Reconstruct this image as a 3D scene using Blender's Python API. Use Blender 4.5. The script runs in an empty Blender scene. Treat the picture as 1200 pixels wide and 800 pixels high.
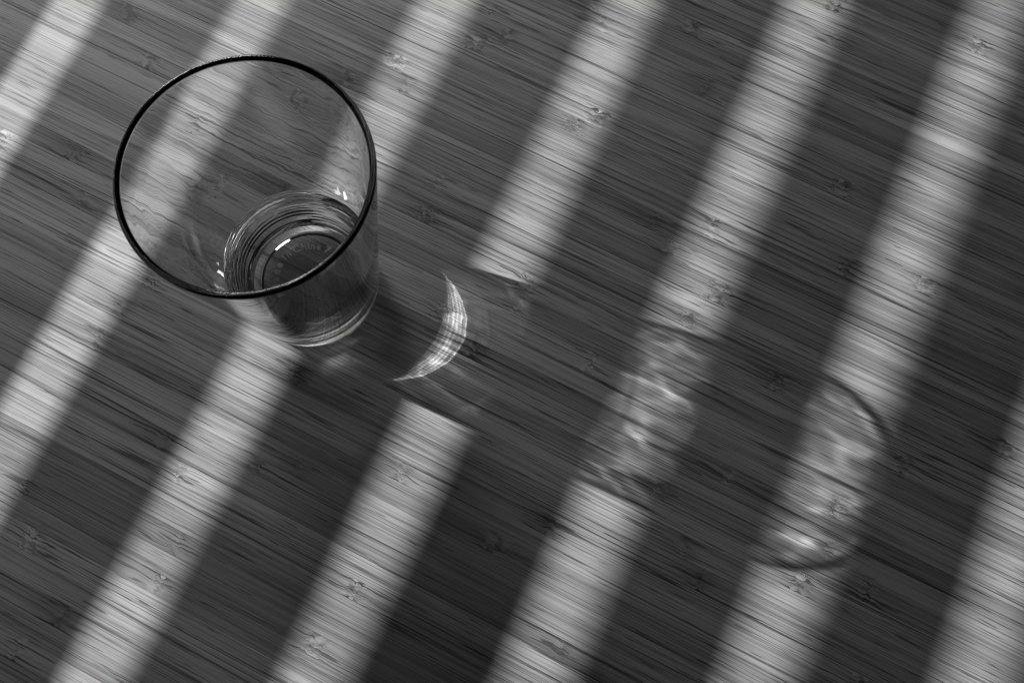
import bpy, bmesh, math, random
import numpy as np
from mathutils import Vector, Matrix

random.seed(11)
rng = np.random.default_rng(11)
S = bpy.context.scene
COL = S.collection
R = math.radians
CM = 100.0                                             # one scene unit is one centimetre; lengths below are metres times CM
S.unit_settings.scale_length = 0.01

# ------------------------------------------------------------------ camera
GRAIN = R(27.8)                                        # the strips of the table run along world X; everything else is turned to suit
turn = Matrix.Rotation(GRAIN, 4, 'Z')
PITCH, ROLL, CAM_H = 0.25896, -0.01637, 0.41967        # tilt away from straight down, roll, height above the table
fw = Vector((0, math.sin(PITCH), -math.cos(PITCH)))
up = Vector((0, math.cos(PITCH), math.sin(PITCH)))
rt = Vector((1, 0, 0))
r2 = math.cos(ROLL) * rt + math.sin(ROLL) * up
u2 = -math.sin(ROLL) * rt + math.cos(ROLL) * up
cam = bpy.data.cameras.new('camera')
cam_ob = bpy.data.objects.new('camera', cam)
COL.objects.link(cam_ob)
cam_ob.matrix_world = turn @ Matrix(((r2.x, u2.x, -fw.x, 0), (r2.y, u2.y, -fw.y, 0), (r2.z, u2.z, -fw.z, CAM_H * CM), (0, 0, 0, 1)))
cam.lens = 36.0
cam.sensor_width = 36.0
cam.clip_start = 0.01 * CM
cam.clip_end = 100.0 * CM
cam.dof.use_dof = True
cam.dof.focus_distance = 0.405 * CM
cam.dof.aperture_fstop = 15.0 / CM                     # f/15 for a scene in centimetres
S.camera = cam_ob

# ------------------------------------------------------------------ room light, sunlight through the window, exposure
GLASS = turn @ Vector((-0.08484, 0.13768, 0.0))               # centre of the tumbler's foot on the table
SUN_AZ, SUN_EL = R(-22.2) + GRAIN, R(28.5)
sun_dir = Vector((math.cos(SUN_AZ) * math.cos(SUN_EL), math.sin(SUN_AZ) * math.cos(SUN_EL), -math.sin(SUN_EL)))
BLIND_AZ = -0.43296 + GRAIN                                    # the blind faces this way
blind_n = Vector((math.cos(BLIND_AZ), math.sin(BLIND_AZ), 0))
blind_t = Vector((-blind_n.y, blind_n.x, 0))
BLIND_D = GLASS.dot(blind_n) - 0.46                    # plane of the blind along its normal

world = bpy.data.worlds.new('World')
S.world = world
world.use_nodes = True
world.node_tree.nodes['Background'].inputs[0].default_value = (1, 1, 1, 1)
world.node_tree.nodes['Background'].inputs[1].default_value = 0.004

SUN_DIST = 60.0
sun = bpy.data.lights.new('low_sunlight', 'SPOT')
sun.energy = 6.5 * 4 * math.pi * (SUN_DIST * CM) ** 2
sun.shadow_soft_size = SUN_DIST * CM * math.tan(R(0.35))
sun.spot_size = R(1.30)
sun.spot_blend = 1.0
sun.cycles.is_caustics_light = True                    # the renderer solves the refracted sunlight in the glass's shadow
sun_ob = bpy.data.objects.new('low_sunlight', sun)
COL.objects.link(sun_ob)
sun_ob.location = (GLASS + turn @ Vector((0.09, -0.03, 0.0)) - sun_dir * SUN_DIST) * CM
sun_ob.rotation_euler = ((GLASS + turn @ Vector((-0.08, 0.08, 0.0))) * CM - sun_ob.location).to_track_quat('-Z', 'Y').to_euler()

win = bpy.data.lights.new('window_skylight', 'AREA')
win.shape = 'RECTANGLE'
win.size = 0.66 * CM
win.size_y = 0.17 * CM
win.energy = 3.2 * CM ** 2
win_ob = bpy.data.objects.new('window_skylight', win)
COL.objects.link(win_ob)
win_ob.location = (blind_n * (BLIND_D - 0.09) + blind_t * (GLASS.dot(blind_t) + 0.38) + Vector((0, 0, 0.150))) * CM
win_ob.rotation_euler = (blind_n - blind_t * 0.55 - Vector((0, 0, 1.1))).to_track_quat('-Z', 'Z').to_euler()   # stands for sky behind the blind; tilted so nearby table gets more fill

vs = S.view_settings
vs.view_transform = 'Standard'
vs.look = 'None'
vs.exposure = 0.0
vs.gamma = 1.0
vs.use_curve_mapping = False

cy = S.cycles
cy.use_denoising = True
cy.denoising_prefilter = 'ACCURATE'
cy.use_adaptive_sampling = False
cy.sample_clamp_indirect = 5.0
cy.sample_clamp_direct = 0.0
cy.blur_glossy = 0.0
cy.caustics_refractive = True
cy.caustics_reflective = True
cy.filter_width = 1.15
cy.max_bounces = 14
cy.diffuse_bounces = 4
cy.glossy_bounces = 8
cy.transmission_bounces = 14

# ------------------------------------------------------------------ helpers
def tag(o, label, category, group=None):
    o['label'] = label
    o['category'] = category
    if group:
        o['group'] = group
    return o

def link(name, data, parent=None):
    o = bpy.data.objects.new(name, data)
    COL.objects.link(o)
    if parent is not None:
        o.parent = parent
    return o

class G:
    """small helper to wire shader nodes"""
    def __init__(self, name):
        self.m = bpy.data.materials.new(name)
        self.m.use_nodes = True
        self.t = self.m.node_tree
        self.t.nodes.clear()
    def n(self, typ, **kw):
        x = self.t.nodes.new(typ)
        for k, v in kw.items():
            setattr(x, k, v)
        return x
    def put(self, sock, v):
        if isinstance(v, bpy.types.NodeSocket):
            self.t.links.new(v, sock)
        else:
            sock.default_value = v
    def math(self, op, a, b=0.0, c=0.0, clamp=False):
        x = self.n('ShaderNodeMath', operation=op, use_clamp=clamp)
        for i, v in enumerate((a, b, c)):
            self.put(x.inputs[i], v)
        return x.outputs[0]
    def xyz(self, x, y, z):
        c = self.n('ShaderNodeCombineXYZ')
        for i, v in enumerate((x, y, z)):
            self.put(c.inputs[i], v)
        return c.outputs[0]
    def noise(self, vec, detail=2.0, rough=0.5, scale=1.0):
        x = self.n('ShaderNodeTexNoise')
        x.inputs['Scale'].default_value = scale
        x.inputs['Detail'].default_value = detail
        x.inputs['Roughness'].default_value = rough
        self.put(x.inputs['Vector'], vec)
        return x.outputs[0]
    def ramp(self, v, a, b, lo=0.0, hi=1.0, smooth=True):
        x = self.n('ShaderNodeMapRange', interpolation_type='SMOOTHSTEP' if smooth else 'LINEAR')
        for i, q in enumerate((v, a, b, lo, hi)):
            self.put(x.inputs[i], q)
        return x.outputs[0]
    def out(self, sh):
        o = self.n('ShaderNodeOutputMaterial')
        self.t.links.new(sh, o.inputs[0])
        return self.m

# ------------------------------------------------------------------ materials
def bamboo():
    g = G('bamboo')
    tc = g.n('ShaderNodeTexCoord')
    sp = g.n('ShaderNodeSeparateXYZ')
    g.t.links.new(tc.outputs['Object'], sp.inputs[0])
    rnd = g.n('ShaderNodeObjectInfo').outputs['Random']
    x, y = g.math('DIVIDE', sp.outputs[0], CM), g.math('DIVIDE', sp.outputs[1], CM)   # metres
    off = g.math('MULTIPLY', rnd, 173.0)
    # growth nodes of the cane: one every 0.27 m or so along each strip, at its own place
    PITCH_N = 0.20
    u = g.math('ADD', g.math('DIVIDE', x, PITCH_N), g.math('MULTIPLY', rnd, 97.0))
    cell = g.math('FLOOR', u)
    wn = g.n('ShaderNodeTexWhiteNoise', noise_dimensions='2D')
    g.t.links.new(g.xyz(cell, off, 0.0), wn.inputs['Vector'])
    cen = g.math('MULTIPLY_ADD', wn.outputs['Value'], 0.6, 0.2)
    dx = g.math('MULTIPLY', g.math('SUBTRACT', g.math('FRACT', u), cen), PITCH_N)
    adx = g.math('ABSOLUTE', dx)
    size = g.math('FRACT', g.math('MULTIPLY', wn.outputs['Value'], 37.0))
    near = g.ramp(adx, 0.0, g.math('MULTIPLY_ADD', size, 0.0050, 0.0035), 1.0, 0.0)
    near = g.math('MULTIPLY', near, g.math('MULTIPLY_ADD', size, 0.5, 0.5))
    wide = g.ramp(adx, 0.0, 0.022, 1.0, 0.0)
    # grain coordinates, curled at the nodes
    ox = g.math('ADD', x, off)
    curl = g.noise(g.xyz(g.math('MULTIPLY', ox, 260.0), g.math('MULTIPLY', y, 420.0), off), 2.5, 0.6)
    curl2 = g.noise(g.xyz(g.math('MULTIPLY', ox, 70.0), g.math('MULTIPLY', y, 260.0), off), 1.5, 0.5)
    drift = g.noise(g.xyz(g.math('MULTIPLY', ox, 5.0), g.math('MULTIPLY', y, 30.0), off), 0.0, 0.5)
    w1 = g.math('MULTIPLY', g.math('MULTIPLY', g.math('SUBTRACT', curl, 0.5), near), 0.0065)
    w2 = g.math('MULTIPLY', g.math('MULTIPLY', g.math('SUBTRACT', curl2, 0.5), wide), 0.0026)
    w3 = g.math('MULTIPLY', g.math('SUBTRACT', drift, 0.5), 0.0012)
    yy = g.math('ADD', g.math('ADD', y, w1), g.math('ADD', w2, w3))
    fib = g.noise(g.xyz(g.math('MULTIPLY', ox, 18.0), g.math('MULTIPLY', yy, 1500.0), off), 1.0, 0.55)
    mid = g.noise(g.xyz(g.math('MULTIPLY', ox, 9.0), g.math('MULTIPLY', yy, 980.0), off), 1.0, 0.5)
    bold = g.noise(g.xyz(g.math('MULTIPLY', ox, 5.0), g.math('MULTIPLY', yy, 460.0), g.math('ADD', off, 31.0)), 1.0, 0.5)
    tone = g.noise(g.xyz(g.math('MULTIPLY', ox, 4.0), g.math('MULTIPLY', yy, 110.0), off), 1.0, 0.5)
    dash = g.noise(g.xyz(g.math('MULTIPLY', ox, 55.0), g.math('MULTIPLY', yy, 1100.0), g.math('ADD', off, 57.0)), 1.0, 0.5)
    fibd = g.ramp(fib, 0.36, 0.56)
    # vascular bundles: thin dark lines where a stretched noise crosses a level
    midd = g.ramp(g.math('ABSOLUTE', g.math('SUBTRACT', mid, 0.42)), 0.010, 0.070)
    boldd = g.ramp(g.math('ABSOLUTE', g.math('SUBTRACT', bold, 0.36)), 0.006, 0.030)
    lim = g.math('MULTIPLY_ADD', wide, 0.085, 0.27)
    dashd = g.ramp(dash, lim, g.math('ADD', lim, 0.06))
    # strip tone, slow tone, fibres
    base = g.math('MULTIPLY_ADD', rnd, 0.22, 0.34)
    base = g.math('MULTIPLY', base, g.ramp(tone, 0.25, 0.75, 0.84, 1.10, False))
    k = g.math('MULTIPLY', g.math('MULTIPLY_ADD', fibd, 0.24, 0.76), g.math('MULTIPLY_ADD', midd, 0.42, 0.58))
    k = g.math('MULTIPLY', k, g.math('MULTIPLY_ADD', boldd, 0.70, 0.30))
    k = g.math('MULTIPLY', k, g.math('MULTIPLY_ADD', dashd, 0.62, 0.38))
    # the wood darkens a little on one side of a node and is curly at it
    side = g.math('MULTIPLY', g.ramp(dx, -0.024, 0.0, 0.0, 1.0), g.ramp(dx, 0.0, 0.010, 1.0, 0.0))
    pick = g.ramp(wn.outputs['Value'], 0.25, 0.9, 0.0, 0.38)
    k = g.math('MULTIPLY', k, g.math('SUBTRACT', 1.0, g.math('MULTIPLY', side, pick)))
    kn = g.ramp(curl, 0.36, 0.62, 0.5, 1.4)
    k = g.math('MULTIPLY', k, g.math('MULTIPLY_ADD', g.math('SUBTRACT', kn, 1.0), near, 1.0))
    val = g.math('MINIMUM', g.math('MULTIPLY', base, k), 0.75)
    col = g.xyz(val, val, val)
    h = g.math('ADD', g.math('MULTIPLY', midd, 0.6), g.math('MULTIPLY', boldd, 0.7))
    h = g.math('ADD', h, g.math('MULTIPLY', g.math('MULTIPLY', curl, near), 1.6))
    bp = g.n('ShaderNodeBump')
    bp.inputs['Strength'].default_value = 0.5
    bp.inputs['Distance'].default_value = 0.00010 * CM
    g.t.links.new(h, bp.inputs['Height'])
    p = g.n('ShaderNodeBsdfPrincipled')
    g.t.links.new(col, p.inputs['Base Color'])
    g.put(p.inputs['Roughness'], g.ramp(mid, 0.3, 0.7, 0.56, 0.46, False))
    p.inputs['Specular IOR Level'].default_value = 0.5
    g.t.links.new(bp.outputs[0], p.inputs['Normal'])
    return g.out(p.outputs[0])

def glass_mat(name, tint=1.0, rough=0.0):
    g = G(name)
    b = g.n('ShaderNodeBsdfGlass')
    b.inputs['Color'].default_value = (tint, tint, tint, 1)
    b.inputs['Roughness'].default_value = rough
    b.inputs['IOR'].default_value = 1.51
    return g.out(b.outputs[0])

def plain(name, v, rough=0.5):
    g = G(name)
    p = g.n('ShaderNodeBsdfPrincipled')
    tc = g.n('ShaderNodeTexCoord')
    nz = g.noise(tc.outputs['Object'], 3.0, 0.6, 0.4)
    c = g.ramp(nz, 0.2, 0.8, v * 0.93, v * 1.05, False)
    g.t.links.new(g.xyz(c, c, c), p.inputs['Base Color'])
    p.inputs['Roughness'].default_value = rough
    return g.out(p.outputs[0])

M_BAMBOO = bamboo()
M_GLASS = glass_mat('clear_glass', 0.958)
def letter_mat():
    g = G('moulded_lettering')
    p = g.n('ShaderNodeBsdfPrincipled')
    p.inputs['Base Color'].default_value = (0.92, 0.92, 0.92, 1)  # pale colour stands in for the bright edge glints of clear glass letters
    p.inputs['Roughness'].default_value = 0.3
    p.inputs['IOR'].default_value = 1.51
    p.inputs['Transmission Weight'].default_value = 0.45
    return g.out(p.outputs[0])
M_LETTER = letter_mat()
M_SLAT = plain('white_slat_paint', 0.62, 0.45)
M_CORD = plain('blind_cord', 0.5, 0.8)
M_DUST = plain('dust', 0.75, 0.7)

# ------------------------------------------------------------------ the tabletop: laminated bamboo strips
top = link('bamboo_tabletop', None)
top.location = (GLASS.x * CM, GLASS.y * CM, 0)
tag(top, 'bamboo tabletop of narrow glued strips, striped with sunlight, under the glass tumbler', 'table')

def strip_mesh(w):
    x0, x1, c, t = -0.40, 0.72, 0.00013, 0.020
    bm = bmesh.new()
    prof = [(-w / 2, -t), (w / 2, -t), (w / 2, -c), (w / 2 - c, 0), (-w / 2 + c, 0), (-w / 2, -c)]
    a = [bm.verts.new((x0 * CM, y * CM, z * CM)) for y, z in prof]
    b = [bm.verts.new((x1 * CM, y * CM, z * CM)) for y, z in prof]
    n = len(prof)
    for i in range(n):
        bm.faces.new((a[i], b[i], b[(i + 1) % n], a[(i + 1) % n]))
    bm.faces.new(a)
    bm.faces.new(b[::-1])
    bmesh.ops.recalc_face_normals(bm, faces=bm.faces)
    me = bpy.data.meshes.new('strip')
    bm.to_mesh(me)
    bm.free()
    me.materials.append(M_BAMBOO)
    return me

widths = (0.0078, 0.0086, 0.0095)
strip_data = [strip_mesh(w) for w in widths]
y = -0.34
while y < 0.36:
    i = random.randrange(3)
    w = widths[i]
    o = link('strip', strip_data[i], top)
    o.location = (0, (y + w / 2) * CM, -random.uniform(0, 0.00003) * CM)
    o.cycles.is_caustics_receiver = True
    y += w + 0.00005

# ------------------------------------------------------------------ the tumbler
H, RB, RR = 0.117, 0.0281, 0.0425
def outer(z):
    return RB + (RR - RB) * z / H
def inner(z):
    return outer(z) - 0.0024 - 0.0005 * max(0.0, (0.06 - z) / 0.06)

prof = [(0.0, 0.0016), (0.006, 0.0016), (0.012, 0.0016), (0.018, 0.0016), (0.0212, 0.0014), (0.0228, 0.0008),
        (0.0240, 0.0002), (0.0252, 0.00005), (0.0262, 0.0003), (0.0271, 0.0009), (0.0278, 0.0018)]
for z in np.concatenate((np.linspace(0.003, 0.015, 60), np.linspace(0.0155, H - 0.0011, 190))):
    prof.append((outer(z), z))
zr = H - 0.0011
rc = (outer(zr) + inner(zr)) / 2
rw = (outer(zr) - inner(zr)) / 2
for a in np.linspace(0, math.pi, 14)[1:-1]:
    prof.append((rc + rw * math.cos(a), zr + 0.0011 * math.sin(a)))
ZB = 0.0345
ribs = {}                                              # ring number: (rib height, z)
for z in np.linspace(zr, ZB, 160):
    prof.append((inner(z), z))
def smooth(t):
    t = min(1.0, max(0.0, t))
    return t * t * (3 - 2 * t)
# the glass thickens below z = 31 mm in a shoulder, then curves down to the floor
zz_ = np.linspace(0.005, 0.06, 2000)
sl_ = np.interp(zz_, [0.005, 0.0170, 0.0295, 0.0335, 0.06], [0, 0, 0.265, 0, 0])
th_ = np.cumsum(sl_[::-1])[::-1] * (zz_[1] - zz_[0])
def bowl(z):
    t = max(0.0, (0.0180 - z) / 0.0095)
    return inner(z) - float(np.interp(z, zz_, th_)) - 0.0046 * (1 - math.sqrt(max(0.0, 1 - t * t)))
zl = np.concatenate((np.linspace(ZB, 0.012, 260)[1:], 0.0085 + 0.0035 * np.cos(np.linspace(0, math.pi / 2, 70)[1:])))
pts = np.array([(bowl(z), z) for z in zl])
seg = np.hypot(*np.diff(pts, axis=0).T)
arc = np.concatenate(([0.0], np.cumsum(seg)))
tang = np.gradient(pts, axis=0)
tang /= np.hypot(tang[:, 0], tang[:, 1])[:, None]
for j, (r, z) in enumerate(pts):
    ph = (arc[j] / 0.00225) % 1.0 - 0.5                   # ribs follow one another every 2.2 mm
    hgt = math.exp(-(ph / 0.26) ** 2) * smooth(arc[j] / 0.002) * smooth((arc[-1] - arc[j]) / 0.0012)
    prof.append((r, z))
    ribs[len(prof) - 2] = (hgt, z, tang[j][1], -tang[j][0])   # height and the inward normal
prof += [(0.0204, 0.00849), (0.0198, 0.00847), (0.0192, 0.00847), (0.0186, 0.00849), (0.0180, 0.00853), (0.0170, 0.0086), (0.012, 0.0086), (0.006, 0.0086), (0.0, 0.0086)]

NSEG = 360
TH = np.arange(NSEG) * 2 * math.pi / NSEG
waves = []
for _ in range(46):                                    # uneven thickness of pressed glass: many faint waves, 4 to 22 mm long
    lam = 0.0036 * (4.8 ** rng.random())
    d_ = rng.normal(0, 0.65)                             # mostly upright, as drawn glass has them
    waves.append((round(2 * math.pi / lam * math.cos(d_) * 0.038), 2 * math.pi / lam * math.sin(d_), 0.0165 * lam * lam * (0.006 / lam) ** 0.3 * rng.uniform(0.4, 1.2), rng.uniform(0, 6.28), rng.uniform(0, 6.28)))
def wall_wave(a, z, side):
    out = np.zeros_like(a)
    for m_, kz, am, p0, p1 in waves:
        out += am * np.sin(m_ * a + kz * z + (p1 if side else p0))
    return out
V, F = [], []
body = prof[1:-1]
i_in = 11 + 250 + 12
for i, (r, z) in enumerate(body):
    rr = np.full(NSEG, r)
    if r > 0.024 and z > 0.004:
        fade = (0.04 + 0.96 * min(1.0, max(0.0, (z - 0.030) / 0.012))) * min(1.0, max(0.0, (H - 0.002 - z) / 0.004))
        rr = rr + fade * wall_wave(TH, z, i >= i_in)
    zz = np.full(NSEG, z)
    if i < i_in and 0.0032 < z < 0.0145 and r > 0.0279:  # a few ribs outside, low on the wall
        dev = np.abs((TH - R(-22.2) + math.pi) % (2 * math.pi) - math.pi)
        rr = rr + 0.00007 * math.sin((z - 0.0032) / 0.00226 * 2 * math.pi) * np.clip((R(112) - dev) / R(15), 0, 1)
    if i in ribs:                                      # the ribs run out on the side away from the window
        hgt, zrib, nr, nz = ribs[i]
        dev = np.abs((TH - R(-22.2) + math.pi) % (2 * math.pi) - math.pi)
        keep = 1 - (1 - np.clip((dev - R(92)) / R(25), 0, 1)) * (0.9925 if zrib > 0.0175 else 0.0)
        amp = 0.00034 if zrib > 0.0175 else np.where(dev < R(110), 0.00014, 0.00003)
        rr = rr + amp * hgt * keep * nr
        zz = zz + amp * hgt * keep * nz
    for k in range(NSEG):
        V.append((rr[k] * math.cos(TH[k]) * CM, rr[k] * math.sin(TH[k]) * CM, zz[k] * CM))
m = len(body)
for i in range(m - 1):
    for k in range(NSEG):
        k2 = (k + 1) % NSEG
        F.append((i * NSEG + k, i * NSEG + k2, (i + 1) * NSEG + k2, (i + 1) * NSEG + k))
b0 = len(V)
V += [(0, 0, prof[0][1] * CM), (0, 0, prof[-1][1] * CM)]
for k in range(NSEG):
    k2 = (k + 1) % NSEG
    F.append((b0, k2, k))
    F.append((b0 + 1, (m - 1) * NSEG + k, (m - 1) * NSEG + k2))
me = bpy.data.meshes.new('glass_body')
me.from_pydata(V, [], F)
bm = bmesh.new()
bm.from_mesh(me)
bmesh.ops.recalc_face_normals(bm, faces=bm.faces)
bm.to_mesh(me)
bm.free()
for q in me.polygons:
    q.use_smooth = True
me.materials.append(M_GLASS)
tumbler = link('glass_tumbler', None)
tumbler.location = (GLASS + Vector((0, 0, 0.0001))) * CM
tag(tumbler, 'empty clear glass tumbler with ribbed bottom standing on the bamboo tabletop', 'tumbler')
tumbler.rotation_euler = (0, 0, GRAIN)
body_ob = link('glass_body', me, tumbler)
body_ob.cycles.is_caustics_caster = True

# embossed lettering round the bottom, read from above
LETTERS = (('M', 197), ('a', 181), ('d', 168), ('e', 155), ('i', 140), ('n', 131), ('C', 115), ('h', 102.5), ('i', 94), ('n', 87), ('a', 76.5), ('7', 61))
R_TXT = 0.0131
cur = bpy.data.curves.new('letter', 'FONT')
cur.size = 0.0044 * CM
cur.extrude = 0.00030 * CM
cur.bevel_depth = 0.00012 * CM
cur.bevel_resolution = 1
cur.resolution_u = 3
cur.align_x = 'CENTER'
tmp = bpy.data.objects.new('letter_text', cur)
COL.objects.link(tmp)
for ch, deg in LETTERS:
    ang = R(deg)
    cur.body = ch
    bpy.context.view_layer.update()
    me = bpy.data.meshes.new_from_object(tmp.evaluated_get(bpy.context.evaluated_depsgraph_get()))
    me.name = 'letter'
    me.materials.clear()
    me.materials.append(M_LETTER)
    me.transform(Matrix.Translation((0, R_TXT * CM, 0)))
    o = link('letter', me, tumbler)
    o.location = (0, 0, 0.00905 * CM)
    o.rotation_euler = (0, 0, ang - math.pi / 2)
bpy.data.objects.remove(tmp)

# dried drops and dust on the inside of the glass
bm = bmesh.new()
spots = [(R(rng.uniform(110, 215)), rng.uniform(0.022, 0.075), rng.uniform(0.00010, 0.00024)) for _ in range(34)]
spots += [(R(148 + rng.normal(0, 5)), 0.060 + rng.normal(0, 0.005), rng.uniform(0.0002, 0.00045)) for _ in range(16)]
for a, z, rad in spots:
    base_r = (inner(z) if z > ZB else bowl(z)) - 0.00006
    mtx = Matrix.Translation((base_r * CM * math.cos(a), base_r * CM * math.sin(a), z * CM)) @ Matrix.Rotation(a, 4, 'Z') @ Matrix.Diagonal((0.35, 1, rng.uniform(0.8, 1.8), 1))
    bmesh.ops.create_icosphere(bm, subdivisions=1, radius=rad * CM, matrix=mtx)
me = bpy.data.meshes.new('dust_specks')
bm.to_mesh(me)
bm.free()
me.materials.append(M_DUST)
specks = link('dust_specks', me, tumbler)
specks['kind'] = 'stuff'

# ------------------------------------------------------------------ venetian blind at the window, left of the frame
PITCH_S = 0.07805 * math.tan(SUN_EL) / math.cos(SUN_AZ - BLIND_AZ)
S0 = -0.13940                                          # a lit stripe runs here along the blind's normal
blind = link('venetian_blind', None)
blind.location = (blind_n * BLIND_D + blind_t * GLASS.dot(blind_t)) * CM
blind.rotation_euler = (0, 0, BLIND_AZ)
tag(blind, 'white horizontal slat blind whose shadow stripes the tabletop', 'blind')
tan_b = math.tan(SUN_EL) / math.cos(SUN_AZ - BLIND_AZ)
z_gap = (S0 - BLIND_D) * tan_b                         # centre of a gap
SL_W, SL_T, SL_L = 0.0512, 0.0026, 1.30
bm = bmesh.new()
nn = 8
rows = []
for s in range(nn + 1):
    q = s / nn - 0.5
    rows.append((q * SL_W, 0.0012 * (1 - (2 * q) ** 2)))
ring = [(px, pz + SL_T / 2) for px, pz in rows] + [(px, pz - SL_T / 2) for px, pz in rows[::-1]]
A = [bm.verts.new((px * CM, -SL_L / 2 * CM, pz * CM)) for px, pz in ring]
B = [bm.verts.new((px * CM, SL_L / 2 * CM, pz * CM)) for px, pz in ring]
for i in range(len(ring)):
    bm.faces.new((A[i], B[i], B[(i + 1) % len(ring)], A[(i + 1) % len(ring)]))
bm.faces.new(A)
bm.faces.new(B[::-1])
bmesh.ops.recalc_face_normals(bm, faces=bm.faces)
slat_me = bpy.data.meshes.new('slat')
bm.to_mesh(slat_me)
bm.free()
slat_me.materials.append(M_SLAT)
zs = []
z = z_gap + PITCH_S / 2
while z > 0.02 + PITCH_S:
    z -= PITCH_S
while z < 1.0:
    zs.append(z)
    z += PITCH_S
for z in zs:
    o = link('slat', slat_me, blind)
    o.location = (0, 0, (z - 0.0004) * CM)

def box(name, lo, hi, mat, parent):
    bm = bmesh.new()
    bmesh.ops.create_cube(bm, size=1.0)
    for v in bm.verts:
        v.co = Vector([((lo[i] + hi[i]) / 2 + v.co[i] * (hi[i] - lo[i])) * CM for i in range(3)])
    bmesh.ops.bevel(bm, geom=bm.edges[:], offset=min(hi[i] - lo[i] for i in range(3)) * 0.12 * CM, segments=2, affect='EDGES')
    me = bpy.data.meshes.new(name)
    bm.to_mesh(me)
    bm.free()
    me.materials.append(mat)
    return link(name, me, parent)
box('head_rail', (-0.028, -SL_L / 2, zs[-1] + 0.03), (0.028, SL_L / 2, zs[-1] + 0.08), M_SLAT, blind)
for yy in (-0.55, 0.55):
    for xx in (-0.0225, 0.0225):
        box('ladder_cord', (xx - 0.0006, yy - 0.0006, zs[0]), (xx + 0.0006, yy + 0.0006, zs[-1] + 0.03), M_CORD, blind)
